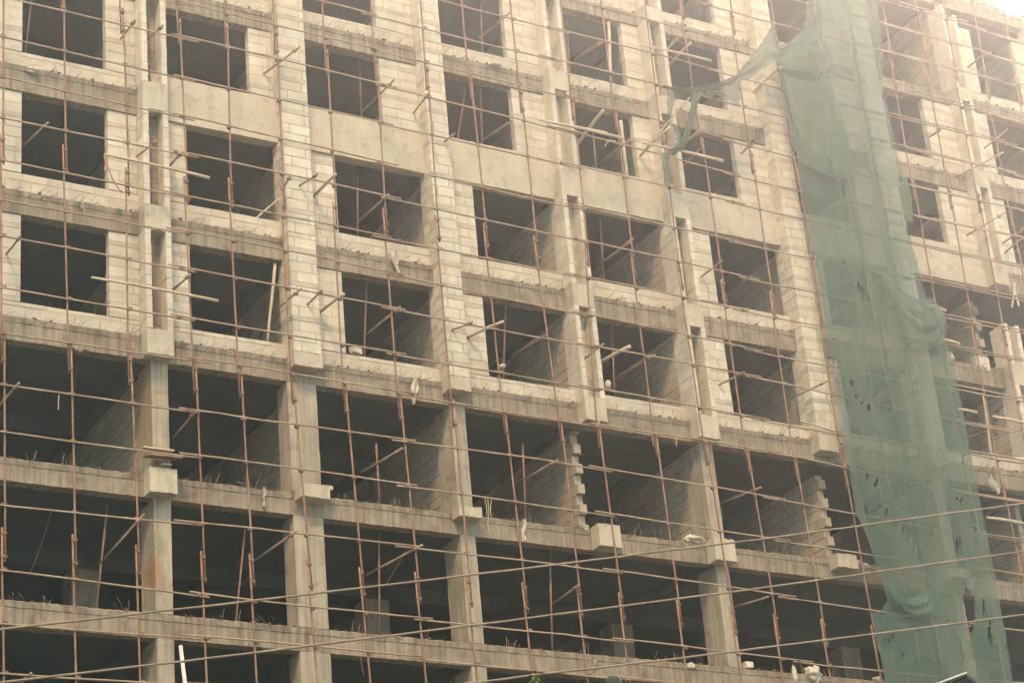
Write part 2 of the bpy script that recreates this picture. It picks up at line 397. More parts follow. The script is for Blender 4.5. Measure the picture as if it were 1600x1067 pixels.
for g in (2, 4, 6, 8):
    l, r, t = G[g]
    for s in (0, 1): column(r-.68, r, 4.72, 5.35, ZT[s]+.001, ZB[s+1]-.025)
# concrete boxes and ledge plates that carry the fins and pilasters
def ledge(name, x0, x1, z0, z1, y0=PD, y1=-.003, m='box'):
    mb = MB(); n = 3
    mb.extrude([(y0, z0), (y0, z1), (y1, z1), (y1, z0)], x0, x1, (.011, .012, .003, .003), .09)
    mb.build(name, M[m], B)
for g, (l, r, t) in enumerate(G):
    for k in range(2, 9):
        if t == 'fin' and g not in (1, 11): ledge('ledge_box', l, r, ZB[k]+(0 if k < 8 else .1), ZT[k]+(.04 if k < 8 else -.1))
        elif t == 'pil' and k in (2, 3):
            ledge('ledge_plate', l+.0, r+.01, (23.35 if g != 7 else 23.22) if k == 3 else (19.96 if g != 7 else 19.84), ZT[k]+(.03 if k == 3 else .05))
# walls between the windows
for g, (l, r, t) in enumerate(G):
    if g in (0, 11): continue
    for s in range(3, 8):
        z0, z1 = ZT[s]+.04, ZB[s+1]-.002
        if t == 'pil':
            z0 = ZT[s]+.035 if s == 3 else ZT[s]
            mb = MB(); pilaster(mb, l, r, PD, -.04, z0, ZT[s+1]-.001); mb.build('pilaster', M['block'], B)
            mb = MB(); blocks(mb, l, r-.46, -.035, .28, ZT[s]+.003, ZB[s+1]-.003, 'x', .5); mb.build('pilaster_return', M['block'], B)
        else:
            top = z1
            if s == 7 and g == 9: top = 39.72
            if s == 4 and g == 9: top = 28.35
            for a0, a1, hh in ((l, l+.145, 0), (r-.14, r, -.28 if (s == 7 and g == 9) else 0)):
                mb = MB(); zz = top+hh
                mb.box(a0+.01, a1-.01, PD+.02, .26, z0, zz-.01, .03)
                for c0, c1, grey in courses(z0, zz, .278, 0):
                    d = random.uniform(-.006, .006); q = random.uniform(-.004, .004)
                    cut = PD+random.choice((.3, .42, .64))
                    tt = max(.15, min(.95, random.gauss(.68, .10)))
                    mb.box(a0+q, a1+q, PD+d, cut-.006, c0+.006, c1-.006, tt, .003)
                    if cut < .2: mb.box(a0+q*.5, a1, cut+.006, .27, c0+.006, c1-.006, max(.15, min(.95, random.gauss(.62, .10))), .002)
                mb.build('fin', M['block'], B)
            if s != 4 or g != 9:
                mb = MB(); blocks(mb, l+.15, r-.145, .0, .045, ZT[s]+.045, ZB[s+1]-.004, 'x', .4, 4, dim=.18)
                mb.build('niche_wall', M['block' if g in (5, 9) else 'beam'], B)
for b in range(11):
    l, r = G[b][1], G[b+1][0]
    for s in range(3, 8):
        w0, w1 = WIN[b][0 if s < 5 else 1]
        top = ZB[s+1]-.003; z0 = SILL[s]
        if s == 5 and b in BAND: z0 = 30.975
        elif s == 5: z0 = 30.84
        if (b, s) in OPEN: continue
        if b == 9 and s == 7: top = 39.36
        zs = ZT[s]+.002
        if not (s == 5 and b in BAND):
            mb = MB(); blocks(mb, l+.005, r-.005, .045, .245, zs, z0, 'x', .62, 0, loose=.006, dim=.2); mb.build('sill_wall', M['block'], B)
        for a0, a1 in ((l+.005, w0), (w1, r-.005)):
            if a1-a0 < .1: continue
            mb = MB(); blocks(mb, a0, a1, .04, .24, z0+.002, top, 'x', .6); mb.build('block_pier', M['block'], B)
# partitions along the grid lines
for g, (l, r, t) in enumerate(G):
    if not 1 <= g <= 10: continue
    for s in range(2, 8):
        if s == 2:
            if g == 1: continue
            if g in (5, 7):
                x0 = l-.02 if g == 5 else 37.76
                y0, z1, th = .32, ZB[3]-(.02 if g == 5 else .22), .14
            else: x0, y0, z1, th = r-.36, .87 if g != 3 else .62, ZB[3], 0
        else:
            x0 = l if t == 'fin' else r-.42
            y0, z1, th = (.285 if t == 'fin' else .92), ZB[s+1], 0
            if s == 4 and g == 9: y0, th = .75, .16
        mb = MB(); blocks(mb, y0, 5.2, x0, x0+.2, ZT[s]+.002, z1-.002, 'y', .6, 0, tooth=th, dim=.14, core=0.0, rec=0.02)
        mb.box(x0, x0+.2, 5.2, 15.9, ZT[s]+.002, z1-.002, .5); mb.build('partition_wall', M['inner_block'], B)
mb = MB(); blocks(mb, 44.0, 48.15, .02, .24, 40.48, 41.3, 'x', .6, 0); mb.build('roof_parapet', M['block'], B)
mb = MB(); mb.box(30.03, 30.15, .44, .66, 22.44, 22.50, .5, .01); mb.build('red_brick', M['redbrick'], B)

# ------------------------------------------------------------------ the scaffold
SY = -0.90                                            # plane of the uprights
S = empty('pole_scaffold', (14, SY, GROUND))
tag(S, 'rusty steel tube scaffold standing across the whole front of the block', 'scaffold')
XS = (14.2, 20.5, 27.8, 36.0, 42.0, 47.5)
ROWS = [(14.92, 15.0, 15.0, 15.2, 15.2, 15.2), (16.0, 16.07, 16.0, 15.9, 15.8, 15.8), (17.19, 16.99, 16.98, 16.83, 16.8, 16.8), (18.65, 18.73, 18.77, 18.54, 18.33, 18.3),
    (20.35, 20.35, 20.25, 20.09, 20.0, 19.9), (21.49, 21.44, 21.5, 21.26, 20.99, 20.95), (22.73, 22.78, 22.65, 22.62, 22.25, 22.2), (23.87, 23.77, 23.72, 23.51, 23.45, 23.4),
    (25.18, 25.06, 24.91, 24.77, 24.47, 24.4), (26.1, 26.08, 25.85, 25.57, 25.45, 25.4), (27.14, 27.02, 26.92, 26.75, 26.8, 26.75), (28.27, 28.23, 28.05, 27.81, 27.76, 27.7),
    (29.38, 29.24, 29.01, 28.91, 28.85, 28.84), (30.5, 30.34, 30.29, 30.17, 30.07, 30.1), (31.6, 31.56, 31.41, 31.07, 31.05, 31.15), (32.7, 32.55, 32.52, 32.21, 32.07, 32.1),
    (33.7, 33.65, 33.58, 33.52, 33.42, 33.43), (34.75, 34.7, 34.62, 34.52, 34.40, 34.46), (35.8, 35.8, 35.75, 35.67, 35.4, 35.44), (36.85, 36.85, 36.85, 36.79, 36.79, 36.82),
    (37.9, 37.9, 37.9, 37.9, 37.84, 37.76), (39.0, 39.0, 39.0, 38.85, 38.7, 38.64), (40.1, 40.1, 40.1, 39.9, 39.8, 39.7)]
def row_z(i, x): return float(np.interp(x, XS, ROWS[i]))
JOINT = [12.9, 18.72, 24.25, 29.8, 35.15, 40.9, 46.2, 51.0]
led = []                                              # (size in view, spline points)
for i in range(len(ROWS)):
    off = random.uniform(-.2, .25)
    for a in range(7):
        x0 = JOINT[a]+off+random.uniform(-.1, .1)-.28; x1 = JOINT[a+1]+off+random.uniform(-.1, .1)+.28
        dz = .035 if a % 2 else -.03
        for dbl in ((0, 1) if a >= 5 and 4 < i else (0,)):
            sh = 0 if not dbl else random.choice((-1, 1))*random.uniform(.05, .10)
            xa, xb = x0+dbl*random.uniform(.1, 1.6), x1-dbl*random.uniform(.1, 1.4)
            pts = [(xa+(xb-xa)*q/6, SY-.055-(.05 if dbl else 0), row_z(i, xa+(xb-xa)*q/6)+dz+sh+random.uniform(-.012, .012)) for q in range(7)]
            if any(shows(*p, 20) for p in pts):
                led.append((len([p for p in pts if shows(*p, 0)])/(np.linalg.norm(np.array(pts[3])-np.array((0, CAM_Y, 0)))), pts))
led.sort(key=lambda q: -q[0])
rest = MB(); rest.smooth = True
for q, (sz, pts) in enumerate(led):
    if q < 99:
        mb = MB(); mb.smooth = True; mb.tube(pts, .0225, 8); mb.build('ledger_pole', M['ledger'], S)
    else: rest.tube(pts, .0225, 8)
if rest.v: kind(rest.build('far_ledger_pole', M['ledger'], S), 'stuff')
# uprights: x at heights 14.6, 18, 22.6, 28, 34, 40
UP = [(14.46, 14.38, 14.33, 14.25, 14.2, 14.2), (16.02, 15.95, 15.87, 15.75, 15.69, 15.6), (17.45, 17.4, 17.28, 17.3, 17.18, 17.1), (18.98, 18.93, 18.87, 18.77, 18.69, 18.6),
      (20.17, 20.1, 20.0, 19.93, 20.02, 20.0), (21.66, 21.52, 21.34, 21.32, 21.36, 21.3), (22.98, 22.85, 22.71, 22.74, 22.77, 22.77), (24.41, 24.3, 24.17, 24.13, 24.2, 24.2),
      (25.75, 25.68, 25.65, 25.63, 25.71, 25.7), (27.27, 27.2, 27.1, 27.04, 26.99, 27.0), (28.78, 28.75, 28.72, 28.53, 28.56, 28.5), (29.99, 29.95, 29.84, 30.12, 30.21, 30.2),
      (31.68, 31.65, 31.58, 31.55, 31.58, 31.6), (33.36, 33.27, 33.13, 33.03, 33.1, 33.15), (34.62, 34.62, 34.45, 34.44, 34.4, 34.35), (36.15, 36.12, 36.02, 36.07, 36.13, 36.2),
      (37.85, 37.76, 37.66, 37.68, 37.7, 37.7), (39.2, 39.2, 39.15, 39.15, 39.2, 39.2), (40.7, 40.7, 40.65, 40.65, 40.7, 40.7), (42.1, 42.1, 42.05, 42.03, 42.07, 42.17),
      (43.4, 43.38, 43.32, 43.33, 43.5, 43.57), (44.6, 44.6, 44.55, 44.52, 44.62, 44.73), (45.85, 45.8, 45.75, 45.72, 45.85, 46.0), (47.2, 47.2, 47.15, 47.15, 47.2, 47.3), (48.7, 48.7, 48.6, 48.6, 48.7, 48.8)]
UZ = (14.6, 18, 22.6, 28, 34, 40)
SPL = (13.0, 17.75, 22.35, 27.4, 31.9, 36.6, 41.6)
upr, clamps = [], []
for u in UP:
    off = random.uniform(-.25, .25)
    for a in range(6):
        z0 = SPL[a]+off*(1 if 1 < a < 6 and a != 2 else .3)-.38; z1 = SPL[a+1]+off*(1 if 0 < a < 5 and a != 1 else .3)+.38
        side = .034 if a % 2 else -.034
        pts = [(float(np.interp(z, UZ, u))+side+random.uniform(-.006, .006), SY-.005, z) for z in np.linspace(z0, z1, 6)]
        if any(shows(*p, 30) for p in pts):
            upr.append((len([p for p in pts if shows(*p, 0)])/(np.linalg.norm(np.array(pts[3])-np.array((0, CAM_Y, 0)))), pts))
        for z in (z0+.1, z0+.62): clamps.append((float(np.interp(z, UZ, u)), SY-.01, z))
    for i in range(len(ROWS)):
        x = float(np.interp(ROWS[i][2], UZ, u)); z = row_z(i, x); clamps.append((x, SY-.03, z))
upr.sort(key=lambda q: -q[0]); rest = MB(); rest.smooth = True
for q, (sz, pts) in enumerate(upr):
    if q < 99:
        mb = MB(); mb.smooth = True; mb.tube(pts, .0245, 8); mb.build('upright_pole', M['pole'], S)
    else: rest.tube(pts, .0245, 8)
if rest.v: kind(rest.build('far_upright_pole', M['pole'], S), 'stuff')
def clamp(mb, x, y, z, r=.036):
    mb.box(x-r, x+r, y-.038, y+.038, z-.032, z+.032, .5, .008)
    a = random.uniform(-.02, .02); mb.tube([(x-.06, y-.03, z+a), (x+.07, y-.035, z+a)], .010, 5)
    mb.box(x+.035, x+.062, y-.045, y-.01, z+a-.02, z+a+.025, .5, .005)
for i in range(len(ROWS)):
    for x in JOINT[1:6]: clamps.append((x+random.uniform(-.25, .25), SY-.06, row_z(i, x)))
clamps = [c for c in clamps if shows(*c, 10)]
clamps.sort(key=lambda c: (c[0])**2+(c[1]-CAM_Y)**2+c[2]**2)
rest = MB()
for q, c_ in enumerate(clamps):
    if q < 99: mb = MB(); clamp(mb, *c_); mb.build('coupler', M['coupler'], S)
    else: clamp(rest, *c_)
kind(rest.build('far_coupler', M['coupler'], S), 'stuff')
# ties reaching from the front poles to the wall or to props inside the rooms
TRANSOMS = [(1571,332,1510,368,0.0),(1600,356,1567,380,0.04),(1594,374,1570,395,0.04),(1515,511,1476,525,0.6),(1544,674,1507,684,0.6),(1561,676,1546,683,0.3),(211,32,189,61,0.04),(255,40,225,67,0.0),(245,220,213,245,-0.3),(283,239,265,259,0.04),(75,192,38,226,0.6),(469,73,412,116,0.04),(616,125,565,175,0.6),(670,145,646,177,0.04),(710,209,687,227,0.0),(798,19,749,59,0.6),(800,189,755,218,0.6),(496,272,467,291,-0.36),(454,275,439,300,-0.36),(607,304,559,347,0.6),(471,451,415,497,0.6),(503,453,480,476,-0.36),(625,480,574,521,0.6),(739,503,705,516,-0.36),(854,523,800,556,0.6),(943,537,910,563,-0.2),(1023,554,960,590,0.6),(989,373,938,412,0.6),(1129,407,1096,432,0.04),(1163,581,1124,601,0.04),(32,369,10,397,0.04),(30,598,-20,654,0.6),(297,429,270,453,0.04),(305,643,270,684,0.6),(937,66,896,94,0.6),(1293,595,1234,623,0.04),(1542,81,1512,106,0.04),(1434,49,1392,78,0.6),(1402,137,1380,155,0.6),(1470,202,1450,216,0.04),(1576,201,1537,233,-0.36),(1568,238,1493,277,-0.2),(225,803,155,881,0.6),(49,1051,21,1075,0.3),(464,829,400,874,0.6),(660,851,572,898,0.6),(629,700,565,738,0.6),(871,719,807,755,0.6),(905,913,864,942,0.6),(1189,761,1125,786,0.6),(1200,932,1147,948,0.6),(984,219,933,258,0.6),(1093,234,1066,261,0.04),(1181,216,1158,241,0.04),(942,67,896,94,0.6)]
PROPS = [(561,94,565,185),(751,0,753,76),(751,145,753,224),(558,268,559,360),(573,438,569,551),(790,478,786,589),(956,509,960,620),(938,350,944,446),(169,776,151,948),(382,834,369,967),(588,700,593,784),(592,829,593,989),(817,700,821,810),(859,862,863,1015),(927,214,932,266),(884,20,890,111),(727,140,715,218),(49,0,40,78)]
for x0, y0, x1, y1, yi in TRANSOMS:
    a = at(x0, y0, -1.22 if abs(x1-x0) > 40 else -1.08); b = at(x1, y1, yi)
    mb = MB(); mb.smooth = True; mb.tube([a, a.lerp(b, .5)+Vector((0, 0, -.008)), b], .027, 8); mb.build('tie_tube', M['ledger'], S)
    w = a.lerp(b, .15); mb = MB(); clamp(mb, w.x, w.y+.03, w.z, .036); mb.build('tie_coupler', M['coupler'], S)
for x0, y0, x1, y1 in PROPS:
    a, b = at(x0, y0, .55), at(x1, y1, .55); d = (b-a).normalized()
    mb = MB(); mb.smooth = True; mb.tube([a-d*.12, a.lerp(b, .5), b+d*.3], .026, 8); mb.build('room_prop', M['pole'], S)

# ------------------------------------------------------------------ loose timber poles lashed to the scaffold
def timber(px0, py0, ya, px1, py1, yb, r, label, r1=None, name='timber_pole', m='timber', bend=.02, group='loose timber poles on the scaffold', cat='pole'):
    a, b = at(px0, py0, ya), at(px1, py1, yb); mb = MB(); mb.smooth = True; r *= .84; r1 = r1*.84 if r1 else None
    q = [a.lerp(b, t)+Vector((random.uniform(-1, 1)*bend*.3, 0, math.sin(t*3.0)*bend-bend*.4+random.uniform(-1, 1)*bend*.2)) for t in np.linspace(0, 1, 7)]
    mb.tube(q, r, 10, r1 if r1 else r*.85); o = mb.build(name, M[m]); return tag(o, label, cat, group)
timber(163, 241, -1.0, 327, 278, -1.0, .036, 'pale level timber pole with a red cord tied at its left end', .05)
timber(143, 433, -1.0, 341, 470, -1.0, .034, 'pale bent timber pole lashed level across the lowest window row at left', .045)
timber(430, 412, .12, 418, 532, .06, .05, 'timber post leaning inside the right edge of the second window of the lowest row', .04)
timber(440, 307, .04, 374, 365, .2, .03, 'thin timber stick poking out of the second window of the middle row')
timber(537, 459, -1.1, 498, 489, .04, .048, 'pale hollow ended pole sticking out of the pier left of the third lowest window', .05)
timber(786, 502, -1.15, 730, 527, .04, .05, 'thick pale pole sticking out beside the third pilaster above the lowest window sills', .05)
timber(984, 541, -1.1, 941, 564, -.1, .062, 'thick short log jutting from the fins at the fifth lowest window', .055)
timber(525, 272, -1.1, 490, 307, .04, .045, 'stubby pole jutting from the pier above the third column', .05)
timber(842, 187, -1.02, 973, 216, -1.02, .04, 'upper pole of the timber bundle lashed level over a hazy window', .055)
timber(858, 191, -1.04, 948, 207, -1.04, .03, 'short pole resting on the timber bundle at the hazy window')
timber(855, 196, -1.06, 922, 212, -1.06, .032, 'lower dark pole of the timber bundle at the hazy window', m='ledger')
timber(970, 189, -.6, 980, 279, -.6, .055, 'upright timber post standing behind the scaffold at the hazy window', .06)
timber(943, 172, -1.25, 903, 224, .04, .05, 'thick pole slanting up out of the hazy window above the timber bundle', .06)
timber(1078, 152, -1.3, 1000, 243, -.9, .024, 'long thin pole slanting up towards the torn net', .028, m='ledger')
timber(1064, 55, -1.3, 1040, 80, .0, .045, 'upper short pole slanting out of the window above the torn net', .04)
timber(1079, 67, -1.3, 1046, 101, .0, .045, 'lower short pole slanting out of the window above the torn net', .04)
timber(1000, 70, -1.05, 1111, 95, -1.05, .035, 'level timber pole crossing the window above the torn net', .045)
timber(1005, 223, -1.05, 1129, 251, -1.05, .04, 'level timber pole crossing the window below the torn net', .055)
timber(1099, 200, -1.35, 1062, 231, -.2, .052, 'thick pole slanting up under the hanging end of the torn net', .045)
timber(1046, 199, -1.3, 1000, 244, .0, .05, 'pole stub slanting from the fins just left of the hanging net end', .04)
timber(1221, 104, -1.15, 1177, 144, .04, .05, 'pole stub poking out of the torn green net top', .045)
timber(951, 35, -.7, 954, 126, -.7, .05, 'upright timber post standing at the top window left of the torn net', .055)
timber(1250, 657, -1.15, 1305, 674, -1.15, .03, 'short pole end at the left edge of the big green net above the ledge plate', .04)
timber(1450, 476, -1.2, 1478, 485, -1.2, .05, 'short pole end sticking out right of the green net below the smooth deep beam', .045)
timber(1472, 530, -1.2, 1499, 537, -1.2, .05, 'short pole end sticking out right of the net over the white blocks', .045)
timber(1497, 639, -1.2, 1526, 644, -1.2, .05, 'short pole end sticking out right of the net at the lowest window row', .045)
timber(1506, 497, -.9, 1535, 509, -.5, .045, 'weathered stick lying on the rails right of the big green net', .03)
timber(1537, 618, -.5, 1549, 716, -.5, .05, 'upright timber post right of the net in the lowest window row', .055)
timber(1551, 650, -1.1, 1602, 661, -1.1, .045, 'level timber pole at the right border in the lowest window row', .05)
timber(1542, 808, -1.05, 1603, 818, -1.05, .05, 'level timber pole low at the right border, on the open floor', .05)
timber(1587, 716, -1.1, 1604, 719, -1.1, .05, 'pale pole end cut by the right border above a slab edge', .05)

# ------------------------------------------------------------------ green debris netting hung on the scaffold
NY = -1.06
def edge(poly):
    p = sorted(((lambda v: (v.z, v.x))(at(x, y, NY)) for x, y in poly))
    return [q[0] for q in p], [q[1] for q in p]
HOLES = [(1511, 962, 8, 36, -.12), (1505, 938, 5, 22, -.2), (1272, 404, 2, 5, 0), (1284, 411, 2, 4, 0), (1316, 412, 3, 3, 0), (1311, 431, 2, 8, -.2), (1328, 451, 2, 4, 0), (1338, 449, 2, 7, -.2), (1348, 461, 3, 7, -.2), (1343, 455, 2, 6, 0),
    (1301, 579, 3.5, 16, -.05), (1330, 599, 4, 5, .3), (1337, 620, 2.5, 6, 0), (1345, 629, 3, 3, 0), (1355, 637, 3, 6, 0), (1365, 633, 4, 3, 0), (1373, 636, 2, 8, -.2), (1490, 664, 3, 8, 0), (1339, 717, 2.5, 8, -.15), (1353, 745, 2.5, 6, -.2), (1365, 755, 3, 8, -.3),
    (1351, 798, 3.5, 6, -.1), (1379, 803, 2, 8, -.3), (1370, 793, 2, 6, -.2), (1406, 827, 2, 9, -.2), (1415, 838, 2.2, 12, -.2), (1424, 851, 1.8, 14, -.2), (1430, 867, 1.8, 12, -.2), (1454, 829, 3, 9, -.1), (1490, 853, 3.5, 11, -.15), (1496, 848, 2, 9, 0), (1486, 862, 2, 7, 0),
    (1499, 781, 2.2, 5, -.2), (1493, 779, 1.6, 3, 0), (1535, 950, 2.5, 14, -.1), (1544, 986, 3.5, 14, -.2), (1547, 1000, 2, 9, -.1), (1379, 1003, 2, 6, 0), (1386, 999, 2.2, 7, -.2), (1393, 995, 2.2, 7, -.1), (1408, 1022, 2, 6, -.3), (1499, 1025, 1.8, 6, -.1), (1448, 787, 2, 4, 0),
    (1400, 816, 1.5, 5, -.2), (1394, 822, 1.5, 4, 0), (1520, 832, 1.5, 6, 0), (1470, 746, 2, 5, 0), (1362, 627, 1.5, 5, 0), (1476, 975, 2, 7, 0), (1376, 990, 1.5, 5, 0)]
HM = []
for cx, cy, rx, ry, ln in HOLES:
    p = at(cx, cy, NY); d = math.hypot(p.x, math.hypot(p.z, 45)); k = d/F_PX
    HM.append((p.x, p.z, rx*k*(1.1 if rx > 4 else .8), ry*k*1.15, ln-.17))
def sheet(name, Lp, Rp, parent, nu, nv, m, holes=False, y=NY, amp=1.0, seed=0.0, nfold=5.0, top=None, bot=None, belly=0.0):
    (lz, lx), (rz, rx) = edge(Lp), edge(Rp)
    z1 = top if top is not None else max(lz[-1], rz[-1]); z0 = bot if bot is not None else min(lz[0], rz[0])
    mb = MB(); mb.smooth = True; keep = {}
    zl = (z0 if bot is not None else lz[0], z1 if top is not None else lz[-1]); zr = (z0 if bot is not None else rz[0], z1 if top is not None else rz[-1])
    for j in range(nv+1):
        v = j/nv
        for i in range(nu+1):
            u = i/nu
            a, b = zl[0]+(zl[1]-zl[0])*v, zr[0]+(zr[1]-zr[0])*v
            xa, xb = float(np.interp(a, lz, lx)), float(np.interp(b, rz, rx))
            rag = .035*noise.noise((v*70+seed, 3.1, 0))*(1 if u in (0, 1) else 0)
            x = xa+(xb-xa)*u+rag; z = a+(b-a)*u-belly*math.sin(math.pi*u)
            nz = noise.noise((x*.9, z*.35, 1.7)); n2 = noise.noise((x*2.6+.35*z+seed, z*.5, 4.2)); n3 = noise.noise((x*7+1.2*z, z*1.0, 9.1))
            f = math.sin(x*4.2+2.2*nz+z*.30)
            yy = y-.06-(.09*nz+.04*f)
            if seed:                                   # slack doubled cloth: curved sagging folds over the sheet's own shape
                s_ = 4*(u-.5)**2; bulge = math.sin(math.pi*u)*math.sin(math.pi*min(1, v*1.15))
                yy -= .05+.08*bulge*(1-v*.4)+amp*.042*bulge*math.sin(nfold*6.28*(v-.28*s_)+1.2*n2)
            else: yy -= .014*n2+.002*n3+.05*abs(math.sin(x*1.9-.16*z+.9*nz))**9+.03*abs(math.sin(x*3.3+.22*z+1.7*nz+1))**12
            mb.v.append((x, yy, z))
    for j in range(nv):
        for i in range(nu):
            q = j*(nu+1)+i; vs_ = [mb.v[q], mb.v[q+1], mb.v[q+nu+2], mb.v[q+nu+1]]
            if holes:
                cx, cz = sum(v[0] for v in vs_)/4, sum(v[2] for v in vs_)/4
                hit = False
                for hx, hz, ra, rb, ln in HM:
                    dz = cz-hz
                    if abs(dz) < rb and abs(cx-hx-ln*dz*-1) < ra*math.sqrt(1-(dz/rb)**2)*(1+.75*noise.noise((cx*17, cz*11, 2))): hit = True; break
                if hit: continue
            mb.f.append((q, q+1, q+nu+2, q+nu+1)); mb.t.append(.5)
    return mb.build(name, m, parent)
LEFT = [(1261, -30), (1261, 39), (1212, 100), (1213, 115), (1226, 180), (1240, 236), (1259, 337), (1262, 350), (1279, 451), (1290, 530), (1301, 603), (1318, 710), (1334, 803), (1350, 840), (1362, 872), (1375, 915), (1384, 938), (1372, 957), (1359, 958), (1366, 1000), (1375, 1044), (1384, 1090)]
RIGHT = [(1369, -30), (1369, 0), (1375, 135), (1390, 205), (1402, 270), (1411, 303), (1412, 360), (1424, 400), (1436, 444), (1451, 487), (1466, 500), (1480, 552), (1497, 637), (1508, 700), (1534, 838), (1551, 920), (1565, 985), (1577, 1067), (1582, 1090)]
SEAM = [(1275, -30), (1282, 80), (1290, 140), (1312, 215), (1330, 290), (1343, 370), (1355, 434), (1376, 540), (1396, 640), (1410, 700), (1426, 790), (1440, 870), (1455, 960), (1468, 1020), (1480, 1090)]
off = lambda poly, d: [(x+d, y) for x, y in poly]
NET = empty('debris_net', at(1380, 1067, NY))
tag(NET, 'long torn green debris net hanging down the scaffold from roof to lower floors', 'netting')
sheet('net_sheet', LEFT, off(SEAM, 5), NET, 90, 640, M['net'], True, NY, 1.0, 0.0, 2.2, 42.5, 14.2)
sheet('net_sheet', off(SEAM, -4), RIGHT, NET, 90, 640, M['net'], True, NY-.035, .9, 0.0, 2.0, 42.5, 14.2)
# slack folds doubled over the front of the sheets
sheet('net_fold', [(1216, 120), (1228, 180), (1242, 235), (1246, 262)], [(1285, 120), (1308, 200), (1328, 268), (1332, 276)], NET, 40, 60, M['net'], False, NY-.14, 1.2, 11, 3, belly=.35)
sheet('net_fold', [(1258, 40), (1228, 70), (1212, 98), (1218, 112)], [(1262, 42), (1284, 70), (1290, 90), (1294, 112)], NET, 40, 40, M['net'], False, NY-.14, 1.0, 17, 3, belly=.2)
sheet('net_fold', [(1369, 435), (1385, 480), (1408, 530), (1412, 545)], [(1446, 472), (1466, 496), (1470, 520), (1466, 532)], NET, 40, 50, M['net'], False, NY-.16, 1.2, 23, 3, belly=.25)
sheet('net_fold', [(1376, 915), (1386, 938), (1392, 945)], [(1440, 925), (1452, 950), (1456, 962)], NET, 40, 40, M['net'], False, NY-.14, 1.0, 29, 2, belly=.3)
sheet('net_fold', [(1402, 280), (1410, 310), (1409, 350)], [(1411, 283), (1417, 315), (1419, 352)], NET, 8, 30, M['net_strip'], False, NY-.06, .5, 31, 1)
def cord(poly, r, y, name, m, parent=None, jit=0.0):
    mb = MB(); mb.smooth = True; mb.tube([at(a+random.uniform(-jit, jit), b, y+random.uniform(-.02, .02)) for a, b in poly], r, 6); return mb.build(name, m, parent)
cord([(1355, 434), (1364, 480), (1376, 540), (1385, 590), (1396, 640)], .010, NY-.30, 'seam_cord', M['cable'], NET, .6)
cord([(1455, 955), (1462, 985), (1468, 1020), (1477, 1067)], .012, NY-.28, 'seam_cord', M['cable'], NET, .4)
cord([(1262, -5), (1261, 20), (1261, 40), (1276, 55), (1283, 80), (1290, 120)], .014, NY-.28, 'seam_cord', M['cable'], NET, .4)
cord([(1238, 237), (1250, 290), (1260, 345), (1263, 390)], .013, NY-.18, 'seam_cord', M['cable'], NET, .4)

TN = empty('torn_net', at(1100, 135, NY))
tag(TN, 'torn strip of green net swagged left from the top of the long net', 'netting')
def ribbon(name, Tp, Bp, parent, y, nu=70, nv=14, amp=.06, seed=0.0, m='net_strip'):
    """cloth between an upper and a lower outline, both given from left to right or top to bottom"""
    def res(P):
        P = [at(a, b, y) for a, b in P]; s = [0]
        for a, b in zip(P, P[1:]): s.append(s[-1]+(b-a).length)
        return [[float(np.interp(s[-1]*i/nu, s, [p[c] for p in P])) for c in range(3)] for i in range(nu+1)]
    T, Bm = res(Tp), res(Bp); mb = MB(); mb.smooth = True
    for i in range(nu+1):
        for j in range(nv+1):
            t = j/nv; p = [T[i][c]*(1-t)+Bm[i][c]*t for c in range(3)]
            w = amp*(math.sin(t*17+4*noise.noise((i*.06, seed, 0)))*.6+noise.noise((i*.11, t*3+seed, 2)))
            mb.v.append((p[0]+.02*noise.noise((i*.3, t*4, seed)), p[1]+w, p[2]+.03*noise.noise((i*.4, t*5, seed+3))))
    for i in range(nu):
        for j in range(nv):
            q = i*(nv+1)+j; mb.f.append((q, q+1, q+nv+2, q+nv+1)); mb.t.append(.5)
    return mb.build(name, M[m], parent)
ribbon('net_swag', [(1262, 42), (1235, 66), (1215, 72), (1206, 41), (1190, 68), (1170, 93), (1147, 121), (1107, 134), (1070, 138), (1034, 136)],
       [(1260, 56), (1240, 78), (1214, 93), (1200, 104), (1183, 116), (1165, 126), (1145, 130), (1107, 141), (1080, 144), (1036, 138)], TN, NY-.05, 110, 14)
ribbon('net_flap', [(1105, 137), (1125, 133), (1140, 129), (1157, 126)], [(1098, 153), (1120, 150), (1136, 157), (1156, 168)], TN, NY-.02, 40, 16, .05, 3, 'net')
ribbon('net_flap', [(1045, 139), (1070, 140), (1088, 143)], [(1050, 156), (1056, 158), (1062, 152)], TN, NY, 30, 16, .05, 4, 'net')
ribbon('hanging_end', [(1080, 142), (1079, 165), (1075, 190), (1067, 212), (1060, 228), (1042, 236)], [(1098, 145), (1090, 160), (1084, 185), (1077, 210), (1069, 232), (1050, 245)], TN, NY-.08, 60, 12, .09, 6)
ribbon('hanging_end', [(1041, 139), (1044, 165), (1042, 185), (1036, 204)], [(1056, 141), (1052, 165), (1046, 188), (1040, 206)], TN, NY-.03, 50, 10, .06, 8, 'net')
ribbon('hanging_end', [(1050, 194), (1055, 206), (1058, 222), (1052, 234)], [(1056, 196), (1062, 206), (1066, 222), (1066, 238)], TN, NY-.06, 40, 10, .06, 9)
ribbon('hanging_end', [(1033, 240), (1034, 256), (1037, 272), (1040, 292)], [(1042, 238), (1045, 258), (1046, 274), (1047, 294)], TN, NY-.05, 40, 10, .06, 10, 'net')

